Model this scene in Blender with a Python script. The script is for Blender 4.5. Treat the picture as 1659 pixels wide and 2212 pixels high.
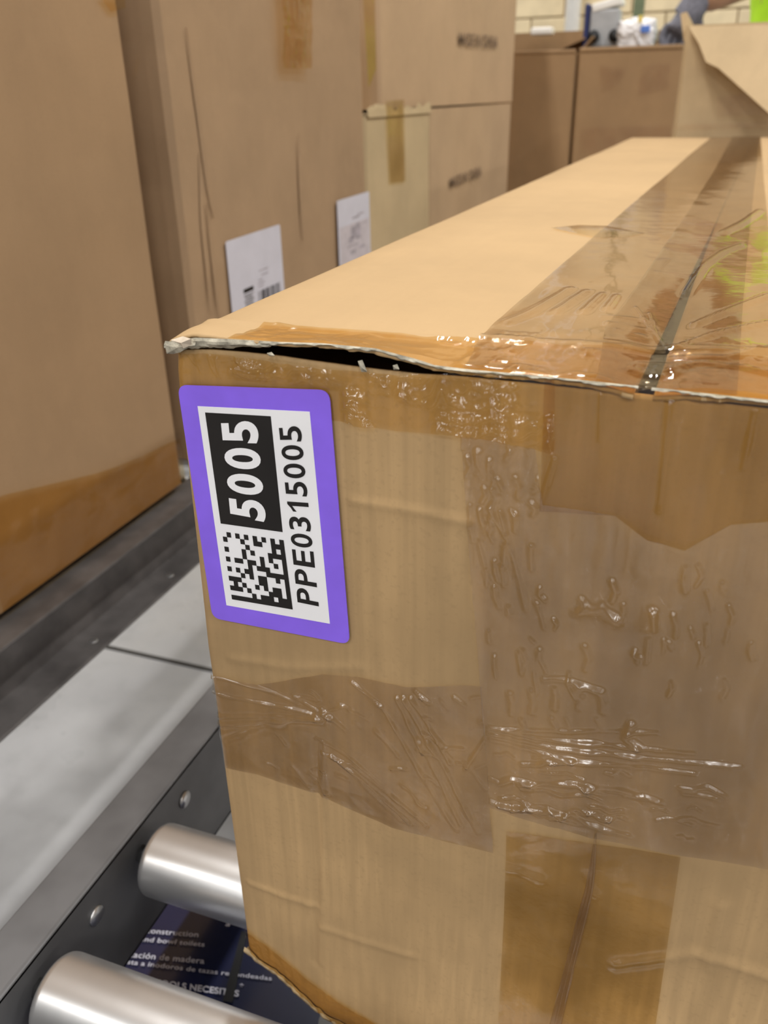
import bpy, bmesh, math, random
import numpy as np
from mathutils import Vector, Matrix

random.seed(7)
for o in list(bpy.data.objects):
    bpy.data.objects.remove(o)
scn = bpy.context.scene
COL = scn.collection

# ------------------------------------------------------------------ camera
F_PX, PITCH, ROLL, YAW, BYAW = 1823.506, 0.4579074, -0.0207639, -0.3578759, 0.0351603
CX, CY = 829.5, 1106.0
ZC = 0.75                      # roller plane above the floor
CAMH = 0.4356049               # camera above the roller plane
CAM = np.array([0.0, 0.0, ZC + CAMH])
fw = np.array([math.sin(YAW)*math.cos(PITCH), math.cos(YAW)*math.cos(PITCH), -math.sin(PITCH)])
r0 = np.array([math.cos(YAW), -math.sin(YAW), 0.0]); u0 = np.cross(r0, fw)
RI = math.cos(ROLL)*r0 + math.sin(ROLL)*u0
UP = -math.sin(ROLL)*r0 + math.cos(ROLL)*u0
MC = np.array([RI, UP, -fw])
cd = bpy.data.cameras.new('camera'); cam = bpy.data.objects.new('camera', cd); COL.objects.link(cam)
mw = Matrix.Identity(4)
for i in range(3):
    mw[i][0] = RI[i]; mw[i][1] = UP[i]; mw[i][2] = -fw[i]; mw[i][3] = CAM[i]
cam.matrix_world = mw
cd.sensor_fit = 'HORIZONTAL'; cd.sensor_width = 36.0; cd.lens = 36.0*F_PX/1659.0
cd.clip_start = 0.01; cd.clip_end = 60
cd.dof.use_dof = True; cd.dof.focus_distance = 0.36; cd.dof.aperture_fstop = 17.0
scn.camera = cam

# ------------------------------------------------------------------ world, lights, exposure
w = bpy.data.worlds.new('hall'); scn.world = w; w.use_nodes = True
bgn = w.node_tree.nodes['Background']; bgn.inputs[0].default_value = (1.0, 0.98, 0.95, 1); bgn.inputs[1].default_value = 0.20  # even ambient glow added in place of light bounced around the unseen hall
scn.view_settings.view_transform = 'Standard'; scn.view_settings.look = 'None'
scn.view_settings.exposure = -0.2; scn.view_settings.gamma = 1.0
scn.view_settings.use_curve_mapping = False
# the hall's ceiling lamps: one even grid, one height, one strength; all above or behind the picture
LIGHTS = [(x, y, 5.2, 1.5, 115) for y in (-8.6, -4.2, 0.2, 4.6) for x in (-4.6, -1.2, 2.2, 5.6)]

# ------------------------------------------------------------------ pixel -> place
def ray(p):
    c = np.array([(p[0]-CX)/F_PX, -(p[1]-CY)/F_PX, -1.0]); return MC.T @ c
def hz(p, z): d = ray(p); return CAM + d*((z-CAM[2])/d[2])
def hx(p, x): d = ray(p); return CAM + d*((x-CAM[0])/d[0])
def hy(p, y): d = ray(p); return CAM + d*((y-CAM[1])/d[1])
BXD = np.array([math.cos(BYAW), -math.sin(BYAW), 0.0]); BYD = np.array([math.sin(BYAW), math.cos(BYAW), 0.0])
BO = hz((530, 2045), ZC)
def fp(p):      # on the front face of the near carton -> (u, z) local
    d = ray(p); t = np.dot(BO-CAM, BYD)/np.dot(d, BYD); q = CAM + t*d - BO
    return (float(np.dot(q, BXD)), float(q[2]))
H = 0.35
def tp(p, z=H):   # on its top -> (u, depth) local
    q = hz(p, ZC+z) - BO
    return (float(np.dot(q, BXD)), float(np.dot(q, BYD)))

# ------------------------------------------------------------------ numpy noise
def _hash(ix, iy, seed):
    n = (ix.astype(np.int64)*374761393 + iy.astype(np.int64)*668265263 + seed*1442695041) & 0x7fffffff
    n = ((n ^ (n >> 13))*1274126177) & 0x7fffffff
    n = (n ^ (n >> 16)) & 0xffff
    return n/65535.0
def vn(x, y, seed=0):
    x = np.asarray(x, float); y = np.asarray(y, float)
    ix = np.floor(x); iy = np.floor(y); fx = x-ix; fy = y-iy
    sx = fx*fx*fx*(fx*(fx*6-15)+10); sy = fy*fy*fy*(fy*(fy*6-15)+10)
    a = _hash(ix, iy, seed); b = _hash(ix+1, iy, seed); c = _hash(ix, iy+1, seed); d = _hash(ix+1, iy+1, seed)
    return (a+(b-a)*sx)*(1-sy) + (c+(d-c)*sx)*sy
def fbm(x, y, seed=0, o=3):
    s = 0; a = .5; t = 0
    for k in range(o):
        s = s + a*vn(np.asarray(x)*2**k, np.asarray(y)*2**k, seed+k*17); t += a; a *= .5
    return s/t
def ridged(x, y, seed=0, o=2):
    s = 0; a = .6
    for k in range(o):
        s = s + a*(1-np.abs(2*vn(np.asarray(x)*2**k, np.asarray(y)*2**k, seed+k*31)-1)); a *= .5
    return s
def pdist(u, v, pts):   # distance of points to a polyline
    best = np.full(np.shape(u), 1e9)
    for (x0, y0), (x1, y1) in zip(pts[:-1], pts[1:]):
        dx, dy = x1-x0, y1-y0; L2 = dx*dx+dy*dy+1e-12
        t = np.clip(((u-x0)*dx+(v-y0)*dy)/L2, 0, 1)
        best = np.minimum(best, np.hypot(u-x0-t*dx, v-y0-t*dy))
    return best
def sstep(a, b, x): t = np.clip((np.asarray(x)-a)/(b-a), 0, 1); return t*t*(3-2*t)

# ------------------------------------------------------------------ object helpers
def link(o, parent=None):
    COL.objects.link(o)
    if parent is not None: o.parent = parent
    return o
def tag(o, label=None, cat=None, group=None, kind=None):
    if label: o['label'] = label
    if cat: o['category'] = cat
    if group: o['group'] = group
    if kind: o['kind'] = kind
    return o
def empty(name, loc, rz=0):
    o = bpy.data.objects.new(name, None); o.location = loc; o.rotation_euler = (0, 0, rz); o.empty_display_size = .05
    return link(o)
def mesh(name, V, Fc, mat, parent=None, smooth=False, attr=None, loc=None):
    me = bpy.data.meshes.new(name); me.from_pydata([tuple(map(float, v)) for v in V], [], [tuple(int(i) for i in f) for f in Fc])
    me.update()
    if smooth: me.polygons.foreach_set('use_smooth', [True]*len(me.polygons))
    if mat: me.materials.append(mat)
    o = bpy.data.objects.new(name, me)
    if loc is not None: o.location = loc
    return link(o, parent)
def grid_faces(nu, nv, off=0, flip=False):
    i, j = np.meshgrid(np.arange(nu-1), np.arange(nv-1), indexing='ij')
    a = off + i*nv + j
    q = np.stack([a, a+nv, a+nv+1, a+1], -1).reshape(-1, 4)
    return (q[:, ::-1] if flip else q).tolist()
def bm_obj(name, bm, mat, parent=None, smooth=False):
    me = bpy.data.meshes.new(name); bmesh.ops.recalc_face_normals(bm, faces=bm.faces); bm.to_mesh(me); bm.free()
    if smooth: me.polygons.foreach_set('use_smooth', [True]*len(me.polygons))
    if mat: me.materials.append(mat)
    return link(bpy.data.objects.new(name, me), parent)
def bx(bm, c, s, rz=0, bev=0, rot=None):
    m = Matrix.Translation(c) @ (rot if rot is not None else Matrix.Rotation(rz, 4, 'Z')) @ Matrix.Diagonal((s[0], s[1], s[2], 1))
    r = bmesh.ops.create_cube(bm, size=1, matrix=m)
    if bev:
        es = list({e for v in r['verts'] for e in v.link_edges})
        bmesh.ops.bevel(bm, geom=es, offset=bev, segments=2, affect='EDGES', profile=.5)
def box(name, c, s, mat, parent=None, bev=0, rz=0, rot=None):
    bm = bmesh.new(); bx(bm, c, s, rz, bev, rot); return bm_obj(name, bm, mat, parent)
def slab(name, P, thick, n, mat, parent=None):
    """thin solid from outline P (3D points, planar), extruded against normal n"""
    bm = bmesh.new(); n = Vector(n).normalized()
    a = [bm.verts.new(Vector(p)) for p in P]; b = [bm.verts.new(Vector(p)-n*thick) for p in P]
    bm.faces.new(a); bm.faces.new(b[::-1])
    for i in range(len(P)):
        j = (i+1) % len(P); bm.faces.new((a[j], a[i], b[i], b[j]))
    return bm_obj(name, bm, mat, parent)
def lathe(name, prof, mat, parent=None, seg=32, axis='X', loc=(0, 0, 0)):
    V = []; Fc = []; n = len(prof)
    for k in range(seg):
        a = 2*math.pi*k/seg
        for (x, r) in prof:
            c, s = r*math.cos(a), r*math.sin(a)
            V.append({'X': (x, c, s), 'Z': (c, s, x), 'Y': (s, x, c)}[axis])
    for k in range(seg):
        k2 = (k+1) % seg
        for i in range(n-1):
            Fc.append((k*n+i, k*n+i+1, k2*n+i+1, k2*n+i))
    o = mesh(name, V, Fc, mat, parent, smooth=True); o.location = loc; return o
def tube(name, pts, r, mat, parent=None, seg=8):
    cu = bpy.data.curves.new(name, 'CURVE'); cu.dimensions = '3D'; sp = cu.splines.new('POLY'); sp.points.add(len(pts)-1)
    for q, p in zip(sp.points, pts): q.co = (*p, 1)
    cu.bevel_depth = r; cu.bevel_resolution = max(1, seg//4)
    t = bpy.data.objects.new('t', cu); COL.objects.link(t)
    dg = bpy.context.evaluated_depsgraph_get(); me = bpy.data.meshes.new_from_object(t.evaluated_get(dg)); me.name = name
    bpy.data.objects.remove(t); me.materials.clear(); me.materials.append(mat)
    return link(bpy.data.objects.new(name, me), parent)

# ------------------------------------------------------------------ materials
def newmat(name):
    m = bpy.data.materials.new(name); m.use_nodes = True; nt = m.node_tree
    return m, nt, nt.nodes['Principled BSDF']
def N(nt, t, **k):
    n = nt.nodes.new(t)
    for a, b in k.items(): setattr(n, a, b)
    return n
def mixc(nt, fac, a, b, mode='MIX'):
    n = N(nt, 'ShaderNodeMix', data_type='RGBA', blend_type=mode)
    for sock, v in ((n.inputs[0], fac), (n.inputs[6], a), (n.inputs[7], b)):
        if hasattr(v, 'is_linked'): nt.links.new(v, sock)
        else: sock.default_value = v if not isinstance(v, tuple) else (*v, 1)[:4]
    return n.outputs[2]
def noise(nt, scale, detail=3, mapscale=None, rough=.5):
    tc = N(nt, 'ShaderNodeTexCoord'); mp = N(nt, 'ShaderNodeMapping')
    if mapscale: mp.inputs['Scale'].default_value = mapscale
    nt.links.new(tc.outputs['Object'], mp.inputs['Vector'])
    n = N(nt, 'ShaderNodeTexNoise'); n.inputs['Scale'].default_value = scale; n.inputs['Detail'].default_value = detail; n.inputs['Roughness'].default_value = rough
    nt.links.new(mp.outputs[0], n.inputs['Vector']); return n.outputs['Fac']
def ramp(nt, src, a, b, lo=.35, hi=.65):
    r = N(nt, 'ShaderNodeMapRange'); r.inputs[1].default_value = lo; r.inputs[2].default_value = hi; r.inputs[3].default_value = a; r.inputs[4].default_value = b
    nt.links.new(src, r.inputs[0]); return r.outputs[0]
def bump(nt, b, src, strength, dist=.001):
    n = N(nt, 'ShaderNodeBump'); n.inputs['Strength'].default_value = strength; n.inputs['Distance'].default_value = dist
    nt.links.new(src, n.inputs['Height']); nt.links.new(n.outputs[0], b.inputs['Normal'])
def card(name, base, blot=.12, streak=.10, rough=.7, spec=.3, flute='z', speck=.08):
    m, nt, b = newmat(name)
    dark = tuple(c*.72 for c in base); lite = tuple(min(1, c*1.12) for c in base)
    n1 = noise(nt, 7, 4); c = mixc(nt, ramp(nt, n1, 0, 1), tuple(x*(1-blot) for x in base), tuple(x*(1+blot) for x in base))
    ms = {'z': (160, 160, 3), 'x': (3, 160, 160), 'y': (160, 3, 160)}[flute]
    n2 = noise(nt, 1.6, 2, ms); c = mixc(nt, ramp(nt, n2, 0, streak), c, dark)
    n3 = noise(nt, 420, 2); c = mixc(nt, ramp(nt, n3, 0, speck*3, .55, .8), c, dark)
    n4 = noise(nt, 45, 3); c = mixc(nt, ramp(nt, n4, 0, .25, .5, .75), c, lite)
    n5 = noise(nt, 22, 4, {'z': (1.6, 1.6, .7), 'x': (1, 1, 1), 'y': (1, 1, 1)}[flute]); c = mixc(nt, ramp(nt, n5, 0, blot*1.8, .5, .7), c, dark)
    nt.links.new(c, b.inputs['Base Color']); b.inputs['Roughness'].default_value = rough; b.inputs['Specular IOR Level'].default_value = spec
    bump(nt, b, n2, .12, .0008)
    return m
def plain(name, col, rough=.5, metal=0, spec=.5, var=.08, sc=30, coat=0, bmp=0):
    m, nt, b = newmat(name)
    c = mixc(nt, ramp(nt, noise(nt, sc, 3), 0, 1), tuple(x*(1-var) for x in col), tuple(min(1, x*(1+var)) for x in col))
    nt.links.new(c, b.inputs['Base Color']); b.inputs['Roughness'].default_value = rough; b.inputs['Metallic'].default_value = metal
    b.inputs['Specular IOR Level'].default_value = spec; b.inputs['Coat Weight'].default_value = coat; b.inputs['Coat Roughness'].default_value = .12
    if bmp: bump(nt, b, noise(nt, sc*6, 3), bmp, .001)
    return m
def film(name, tint, rough=.09, ior=1.5, bmp=.25, bsc=120, tv=.05, ts=28, tmap=None):
    """clear tape / stretch film: tinted see-through layer with a fresnel gloss; wrinkles show by their own relief"""
    m = bpy.data.materials.new(name); m.use_nodes = True; nt = m.node_tree; nt.nodes.clear()
    out = N(nt, 'ShaderNodeOutputMaterial'); tr = N(nt, 'ShaderNodeBsdfTransparent'); gl = N(nt, 'ShaderNodeBsdfGlossy')
    c = mixc(nt, ramp(nt, noise(nt, ts, 4, tmap), 0, 1, .38, .62), tint, tuple(min(1, x+tv) for x in tint)); nt.links.new(c, tr.inputs[0])
    gl.inputs['Roughness'].default_value = rough
    bp = N(nt, 'ShaderNodeBump'); bp.inputs['Strength'].default_value = bmp; bp.inputs['Distance'].default_value = .001
    nt.links.new(noise(nt, bsc, 3), bp.inputs['Height'])
    lw = N(nt, 'ShaderNodeLayerWeight'); lw.inputs[0].default_value = .5
    nt.links.new(bp.outputs[0], gl.inputs['Normal']); nt.links.new(bp.outputs[0], lw.inputs['Normal'])
    pw_ = N(nt, 'ShaderNodeMath', operation='POWER'); pw_.inputs[1].default_value = 5; nt.links.new(lw.outputs['Facing'], pw_.inputs[0])
    f0 = ((ior-1)/(ior+1))**2; fr = N(nt, 'ShaderNodeMath', operation='MULTIPLY_ADD'); fr.inputs[1].default_value = .9-f0; fr.inputs[2].default_value = f0
    nt.links.new(pw_.outputs[0], fr.inputs[0])
    m2 = N(nt, 'ShaderNodeMixShader')
    nt.links.new(fr.outputs[0], m2.inputs[0]); nt.links.new(tr.outputs[0], m2.inputs[1]); nt.links.new(gl.outputs[0], m2.inputs[2])
    nt.links.new(m2.outputs[0], out.inputs[0]); return m

M = {}
M['front'] = card('kraft_front', (.425, .28, .135), blot=.20, streak=.42, speck=.14)
M['top'] = card('kraft_top', (.425, .28, .135), blot=.05, streak=.05, flute='y', speck=.03)
M['side'] = card('kraft_side', (.425, .28, .135))
M['left_a'] = card('kraft_rosy', (.385, .25, .137), blot=.05, streak=.05)
M['left_b'] = card('kraft_tan', (.41, .275, .16), blot=.06, streak=.06)
M['left_c'] = card('kraft_pale', (.56, .43, .25), blot=.06)
M['left_d'] = card('kraft_dull', (.50, .35, .21), blot=.06)
M['left_e'] = card('kraft_warm', (.52, .36, .215), blot=.05, streak=.04)
M['dark'] = card('kraft_brown', (.32, .20, .10), blot=.08)
M['open'] = card('kraft_open', (.54, .40, .23), blot=.08)
M['open_in'] = card('kraft_flap', (.54, .40, .23), blot=.08)
M['paper'] = plain('torn_paper', (.36, .33, .26), .9, var=.35, sc=220, spec=.2, bmp=.4)
M['inner'] = card('kraft_inside', (.425, .28, .135))
M['tape'] = film('clear_tape', (.90, .80, .58), rough=.15)
M['tape_o'] = film('amber_tape', (.90, .76, .50), rough=.14)
M['tape_d'] = film('seam_tape', (.72, .62, .42), rough=.16, tv=.14, ts=18, tmap=(1.6, 1, .6))
M['tape_l'] = film('bottom_tape', (.80, .72, .54), rough=.12, tv=.12, ts=14)
M['wrap'] = film('stretch_wrap', (.76, .70, .60), rough=.22, ior=1.8, tv=.14, ts=16, tmap=(1.8, 1, .7))
M['tape_top'] = film('top_tape', (.80, .73, .63), rough=.12, ior=1.52, bmp=.3, bsc=60)
M['tape_top2'] = film('top_tape_wide', (.82, .73, .59), rough=.07, ior=1.52, bmp=.25, bsc=50)
M['purple'] = plain('purple_print', (.25, .13, .84), .38, spec=.4, var=.05, sc=60)
M['lab_white'] = plain('label_white', (.86, .86, .88), .45, spec=.4, var=.02)
M['lab_grey'] = plain('label_lavender', (.66, .65, .72), .6, var=.03)
M['ink'] = plain('black_ink', (.012, .010, .009), .4, spec=.3, var=.2)
M['ink_grey'] = plain('faded_ink', (.30, .29, .31), .7, var=.2, sc=90)
M['ink_mauve'] = plain('mauve_ink', (.42, .38, .42), .7, var=.2, sc=60)
M['stamp'] = plain('brown_stamp_ink', (.16, .10, .06), .8, var=.3, sc=120)
M['steel'] = plain('roller_steel', (.70, .70, .70), .33, metal=.9, var=.07, sc=14, bmp=.05)
M['rail'] = plain('rail_paint', (.125, .125, .128), .40, metal=.3, var=.22, sc=18, bmp=.05)
M['rail2'] = plain('rail_paint_worn', (.155, .145, .142), .38, metal=.3, var=.25, sc=25, bmp=.06)
M['black'] = plain('black_plastic', (.012, .012, .013), .5)
M['navy'] = plain('navy_gloss', (.008, .012, .05), .22, var=.1, sc=10, coat=.6)
M['navy_text'] = plain('pale_print', (.62, .62, .70), .5, var=.1)
M['grey_print'] = plain('grey_print', (.20, .20, .19), .5)
M['block'] = plain('painted_block', (.66, .54, .34), .7, var=.12, sc=6, bmp=.3)
M['mortar'] = plain('mortar', (.62, .50, .32), .9)
M['white_paint'] = plain('white_paint', (.85, .83, .78), .5, var=.03)
M['green_paint'] = plain('green_paint', (.14, .17, .09), .5)
M['hivis'] = plain('hi_vis', (.50, .90, .02), .75, var=.05)
M['tapeband'] = plain('reflective_band', (.6, .6, .62), .3)
M['skin'] = plain('skin', (.42, .24, .14), .5, var=.08)
M['glove'] = plain('glove_knit', (.16, .16, .19), .85, var=.2, sc=120, bmp=.3)
M['glove_palm'] = plain('glove_palm', (.02, .02, .025), .6)
M['shirt'] = plain('grey_shirt', (.36, .35, .36), .9, var=.1)
M['denim'] = plain('dark_trousers', (.03, .04, .07), .9, var=.2)
M['hair'] = plain('dark_hair', (.02, .015, .01), .6, var=.3, sc=120)
M['boot'] = plain('boot', (.03, .022, .015), .6)
M['grey_plastic'] = plain('grey_plastic', (.40, .41, .42), .45)
M['blue_plastic'] = plain('blue_plastic', (.02, .03, .12), .45)
M['bag'] = plain('white_bag', (.82, .80, .80), .35, var=.06, sc=40, bmp=.3)
M['blue_print'] = plain('blue_print', (.10, .22, .65), .5)
M['yellow_print'] = plain('yellow_print', (.8, .62, .12), .5)
M['galv'] = plain('fixture_metal', (.7, .7, .7), .4, metal=.8)
def floor_mat():
    m, nt, b = newmat('concrete')
    c = mixc(nt, ramp(nt, noise(nt, 2.2, 5), 0, 1, .3, .7), (.37, .37, .378), (.49, .49, .498))
    c = mixc(nt, ramp(nt, noise(nt, 16, 4), 0, .35, .5, .75), c, (.30, .30, .305))
    nt.links.new(c, b.inputs['Base Color']); nt.links.new(ramp(nt, noise(nt, 5, 3), .25, .5), b.inputs['Roughness']); return m
M['floor'] = floor_mat()

# ------------------------------------------------------------------ the setting
fl = box('floor', (0, -4.0, -.05), (16, 24, .1), M['floor']); tag(fl, kind='structure')
joint_y = float(hz((330, 1420), 0)[1])
box('control_joint', (-2, joint_y, .0003), (9, .012, .003), M['mortar'] if False else plain('joint_dirt', (.05, .045, .04), .9), fl)
wb = box('wall_back', (0, 6.12, 2.8), (16, .2, 5.6), M['mortar']); tag(wb, kind='structure')
bmb = bmesh.new(); bx(bmb, (0, 0, 0), (.392, .03, .192), bev=.006); me_b = bpy.data.meshes.new('block'); bmb.to_mesh(me_b); bmb.free(); me_b.materials.append(M['block'])
for k in range(5, 18):
    for i in range(-9, 6):
        o = bpy.data.objects.new('block', me_b); link(o, wb)
        o.matrix_parent_inverse = Matrix.Identity(4)
        o.location = (i*.4+(.2 if k % 2 else 0), 6.012, .1+k*.2)
bmr = bmesh.new()
for k in range(28):
    for i in range(-20, 20):
        if 5 <= k < 18 and -9 <= i < 6: continue
        bx(bmr, (i*.4+(.2 if k % 2 else 0), 6.012, .1+k*.2), (.392, .03, .192))
o = bm_obj('block_courses', bmr, M['block'], wb); tag(o, kind='stuff')
pp = hy((1236, 50), 5.85)
t = lathe('wall_pipe', [(0, 0), (0, .045), (5.2, .045), (5.2, 0)], M['white_paint'], axis='Z', loc=(pp[0], 5.85, 0), seg=20)
tag(t, 'white vertical pipe standing against the yellow block wall', 'pipe')
gp = hy((1380, 20), 5.0)
t = empty('rack_post', (gp[0], 5.0, 0)); tag(t, 'dark green steel rack post in front of the block wall', 'post')
bm = bmesh.new(); bx(bm, (0, 0, 1.6), (.05, .06, 3.2), bev=.004); bm_obj('upright', bm, M['green_paint'], t)
box('foot_plate', (0, 0, .006), (.12, .12, .012), M['green_paint'], t)
for i, (x, y, z, L, e) in enumerate(LIGHTS):
    t = empty('ceiling_light_offscreen', (x, y, z)); tag(t, 'long white strip light hung from the hall ceiling', 'light', 'hall strip lights')
    box('housing', (0, 0, .05), (.28, L+.1, .08), M['galv'], t, bev=.01)
    tube('cable', [(0, 0, .09), (0, 0, .6)], .006, M['galv'], t)
    ld = bpy.data.lights.new('strip_lamp_%d_offscreen' % (i+1), 'AREA'); ld.shape = 'RECTANGLE'; ld.size = .22; ld.size_y = L; ld.energy = e; ld.color = (1, .975, .945)
    lo = bpy.data.objects.new('strip_lamp_%d_offscreen' % (i+1), ld); link(lo, t); lo.location = (0, 0, 0)

# ------------------------------------------------------------------ conveyors
def channel(name, x_web, x_out, z0, z1, y0, y1, mat, parent, holes=()):
    """C-channel rail: web at x_web, flanges out to x_out"""
    th = .004; s = 1 if x_out > x_web else -1
    bm = bmesh.new()
    bx(bm, (x_web+s*th/2, (y0+y1)/2, (z0+z1)/2), (th, y1-y0, z1-z0), bev=.001)
    bx(bm, ((x_web+x_out)/2, (y0+y1)/2, z1-th/2), (abs(x_out-x_web), y1-y0, th), bev=.0012)
    bx(bm, ((x_web+x_out)/2, (y0+y1)/2, z0+th/2), (abs(x_out-x_web), y1-y0, th), bev=.0012)
    return bm_obj(name, bm, mat, parent)
RP = .1022
def conveyor(label, x0, x1, ys, ye, first_y, n, railmat, out_l, out_r, legs, zr=.001, wo=.012):
    t = empty('roller_conveyor', ((x0+x1)/2, (ys+ye)/2, 0)); tag(t, label, 'conveyor')
    ox, oy = t.location.x, t.location.y
    rl = channel('side_rail', x0-.012-ox, out_l-ox, ZC-.094, ZC-zr, ys-oy, ye-oy, railmat, t)
    rr = channel('side_rail', x1+wo-ox, out_r-ox, ZC-.094, ZC-zr, ys-oy, ye-oy, railmat, t)
    proto = None
    for k in range(n):
        y = first_y + k*RP
        if x0 > -.5 and abs(y-.43) < .04: continue      # one roller is missing here
        if proto is None:
            L = x1-x0; R_ = .024
            prof = [(0, .019), (0, .0205), (.0008, .0222), (.0025, .0235), (.005, R_), (L-.005, R_), (L-.0025, .0235), (L-.0008, .0222), (L, .0205), (L, .019)]
            ro = lathe('roller', prof, M['steel'], t, seg=40)
            cap1 = lathe('end_cap', [(.002, 0), (.002, .0192)], M['black'], ro, seg=24); cap2 = lathe('end_cap', [(L-.002, 0), (L-.002, .0192)], M['black'], ro, seg=24)
            ax = lathe('axle', [(-.012, 0), (-.012, .006), (L+.012, .006), (L+.012, 0)], M['rail'], ro, seg=6)
            proto = (ro, cap1, cap2, ax)
        else:
            ro = bpy.data.objects.new('roller', proto[0].data); link(ro, t)
            for p_ in proto[1:]:
                link(bpy.data.objects.new(p_.name.split('.')[0], p_.data), ro)
        ro.location = (x0-ox, y-oy, ZC-.024)
    for (lx, ly) in legs:
        bm = bmesh.new(); bx(bm, (lx-ox, ly-oy, (ZC-.094)/2), (.045, .06, ZC-.094), bev=.003); bx(bm, (lx-ox, ly-oy, .005), (.1, .1, .01)); bm_obj('leg', bm, railmat, t)
    return t, rl, rr
X0, X1 = -.2925, .30
cvA, rlA, rrA = conveyor('grey steel roller conveyor carrying the carton with the purple label', X0, X1, -.75, 2.72, .2257-9*RP+.0008, 32, M['rail'], -.336, .344, [(-.322, -.6), (.33, -.6), (-.322, 1.9), (.33, 1.9)])
XL1 = -.597
cvB, rlB, rrB = conveyor('grey steel roller conveyor carrying the row of tall brown cartons', XL1-.75, XL1, -.4, 2.74, .6386-10*RP, 30, M['rail2'], XL1-.75-.046, -.549, [(-.572, -.3), (-.572, 2.6), (XL1-.78, -.3), (XL1-.78, 2.6)], zr=.007, wo=.004)
# steel discs added at the bolt holes of the rails
oA = cvA.location; oB = cvB.location
for y in [hx((398, 1727), -.3045)[1]+k*(hx((398, 1727), -.3045)[1]-hx((205, 1970), -.3045)[1]) for k in range(-1, 6)]:
    zz = float(hx((398, 1727), -.3045)[2])
    lathe('rail_disc', [(0, 0), (0, .006), (.0012, .0065), (.0012, .0)], M['steel'], cvA, seg=14, loc=(-.3046-oA.x, y-oA.y, zz))
h1 = hz((201, 1383), ZC-.0895); h2 = hz((366, 1242), ZC-.0895)
for k in range(-2, 9):
    q = h1 + (h2-h1)*k
    lathe('rail_disc', [(0, .0), (.0005, .0)][:1] + [(0, .0055), (.0006, .005), (.0006, 0)], M['steel'], cvB, seg=14, axis='Z', loc=(q[0]-oB.x, q[1]-oB.y, ZC-.0901))  # disc added where an open hole lets the pale floor show through

# ------------------------------------------------------------------ near carton
W, LEN = .363, 1.60
car = empty('shipping_carton', (BO[0], BO[1], ZC), -BYAW)
tag(car, 'long brown taped carton bearing a purple bordered 5005 label', 'carton')
LAB = [fp(p) for p in ((388, 829), (715, 840), (759, 1388), (463, 1331))]     # tl tr br bl
def bil(q, a, b):   # a right, b down
    q = [np.array(x) for x in q]
    a = np.asarray(a)[..., None]; b = np.asarray(b)[..., None]
    return (q[0]*(1-a)+q[1]*a)*(1-b) + (q[3]*(1-a)+q[2]*a)*b
def lab_mask(u, z):
    cx, cz = .037, .282
    return 1 - sstep(.0, .005, np.maximum(np.abs(u-cx)-.0375, np.abs(z-cz)-.057))
pl = lambda *px: [fp(p) for p in px]
LEFT = sorted([(z, u) for u, z in pl((371, 752), (372, 800), (385, 930), (395, 1010), (415, 1180), (440, 1400), (455, 1500), (480, 1690), (500, 1830), (528, 2035))])
def uL(z): return np.interp(z, [a for a, b in LEFT], [b for a, b in LEFT])
BOT = pl((530, 2045), (560, 2070), (600, 2090), (660, 2130), (720, 2170), (790, 2202)) + [(.12, -.020), (.18, -.016), (.27, -.010), (W, 0)]
def zB(u): return np.interp(u, [a for a, b in BOT], [b for a, b in BOT])
TOPE = pl((371, 752), (440, 752), (510, 758), (603, 768), (687, 779), (793, 793), (898, 805), (995, 810), (1200, 831), (1420, 855), (1659, 880)) + [(W, .348)]
def zT(u): return np.interp(u, [a for a, b in TOPE], [b for a, b in TOPE]) - .0005
TORN = pl((371, 738), (426, 730), (519, 734), (603, 739), (700, 742), (814, 753), (898, 775), (941, 789), (1004, 797), (1200, 815), (1420, 838), (1659, 864)) + [(W, .351)]
LOW = pl((371, 762), (400, 756), (450, 755), (510, 753), (600, 749), (709, 746), (793, 761), (860, 778), (920, 790), (995, 803), (1200, 822), (1420, 846), (1659, 870)) + [(W, .349)]
def zLow(u): return np.interp(u, [a for a, b in LOW], [b for a, b in LOW])
def zE(u): return np.interp(u, [a for a, b in TORN], [b for a, b in TORN])
CREASES = [(pl((740, 1077), (900, 1102), (1020, 1128)), .0016, .0010), (pl((690, 1600), (688, 1800), (690, 2060)), .0022, -.0011), (pl((700, 1600), (699, 1800), (702, 2060)), .002, .0007),
           (pl((540, 1905), (610, 1930), (690, 1950)), .0016, .0010), (pl((700, 1990), (900, 2050)), .0018, .0007), (pl((500, 1420), (620, 1440), (780, 1440)), .002, .0006),
           (pl((1330, 2080), (1500, 2060), (1659, 2110)), .003, .0012), (pl((1560, 1960), (1530, 2090)), .003, .001)]
def FD(u, z):      # outward bulge of the front panel
    d = .0035*(fbm(u*9+3, z*9, 5)-.5) + .0012*(fbm(u*40, z*26, 9)-.5)
    for pts, wd, hgt in CREASES: d = d + hgt*np.exp(-(pdist(u, z, pts)/wd)**2)
    d = d*(1-.92*lab_mask(u, z))
    d = d + .005*sstep(.12, -.02, z)*sstep(0, .06, u)*sstep(W, W-.06, u)*1.0 + .006*np.sin(np.clip(u/W, 0, 1)*math.pi)**1.0*sstep(.10, .0, z)*.6
    return d
RC = .006
def front_pt(s, t):   # s 0..1 across, t 0..1 up; returns local xyz arrays
    u = s*W; zb = zB(u); zt = zT(u); z = zb+(zt-zb)*t
    ul = uL(z); k = np.clip(1-s/.25, 0, 1); uu = u+ul*k
    rr = np.clip((RC-s*W)/RC, 0, 1); dd = RC*(1-np.sqrt(1-rr**2*.999))
    rr2 = np.clip((RC-(1-s)*W)/RC, 0, 1); dd = dd + RC*(1-np.sqrt(1-rr2**2*.999))
    return uu, dd-FD(uu, z)*np.clip(s*W/.01, 0, 1), z
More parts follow.
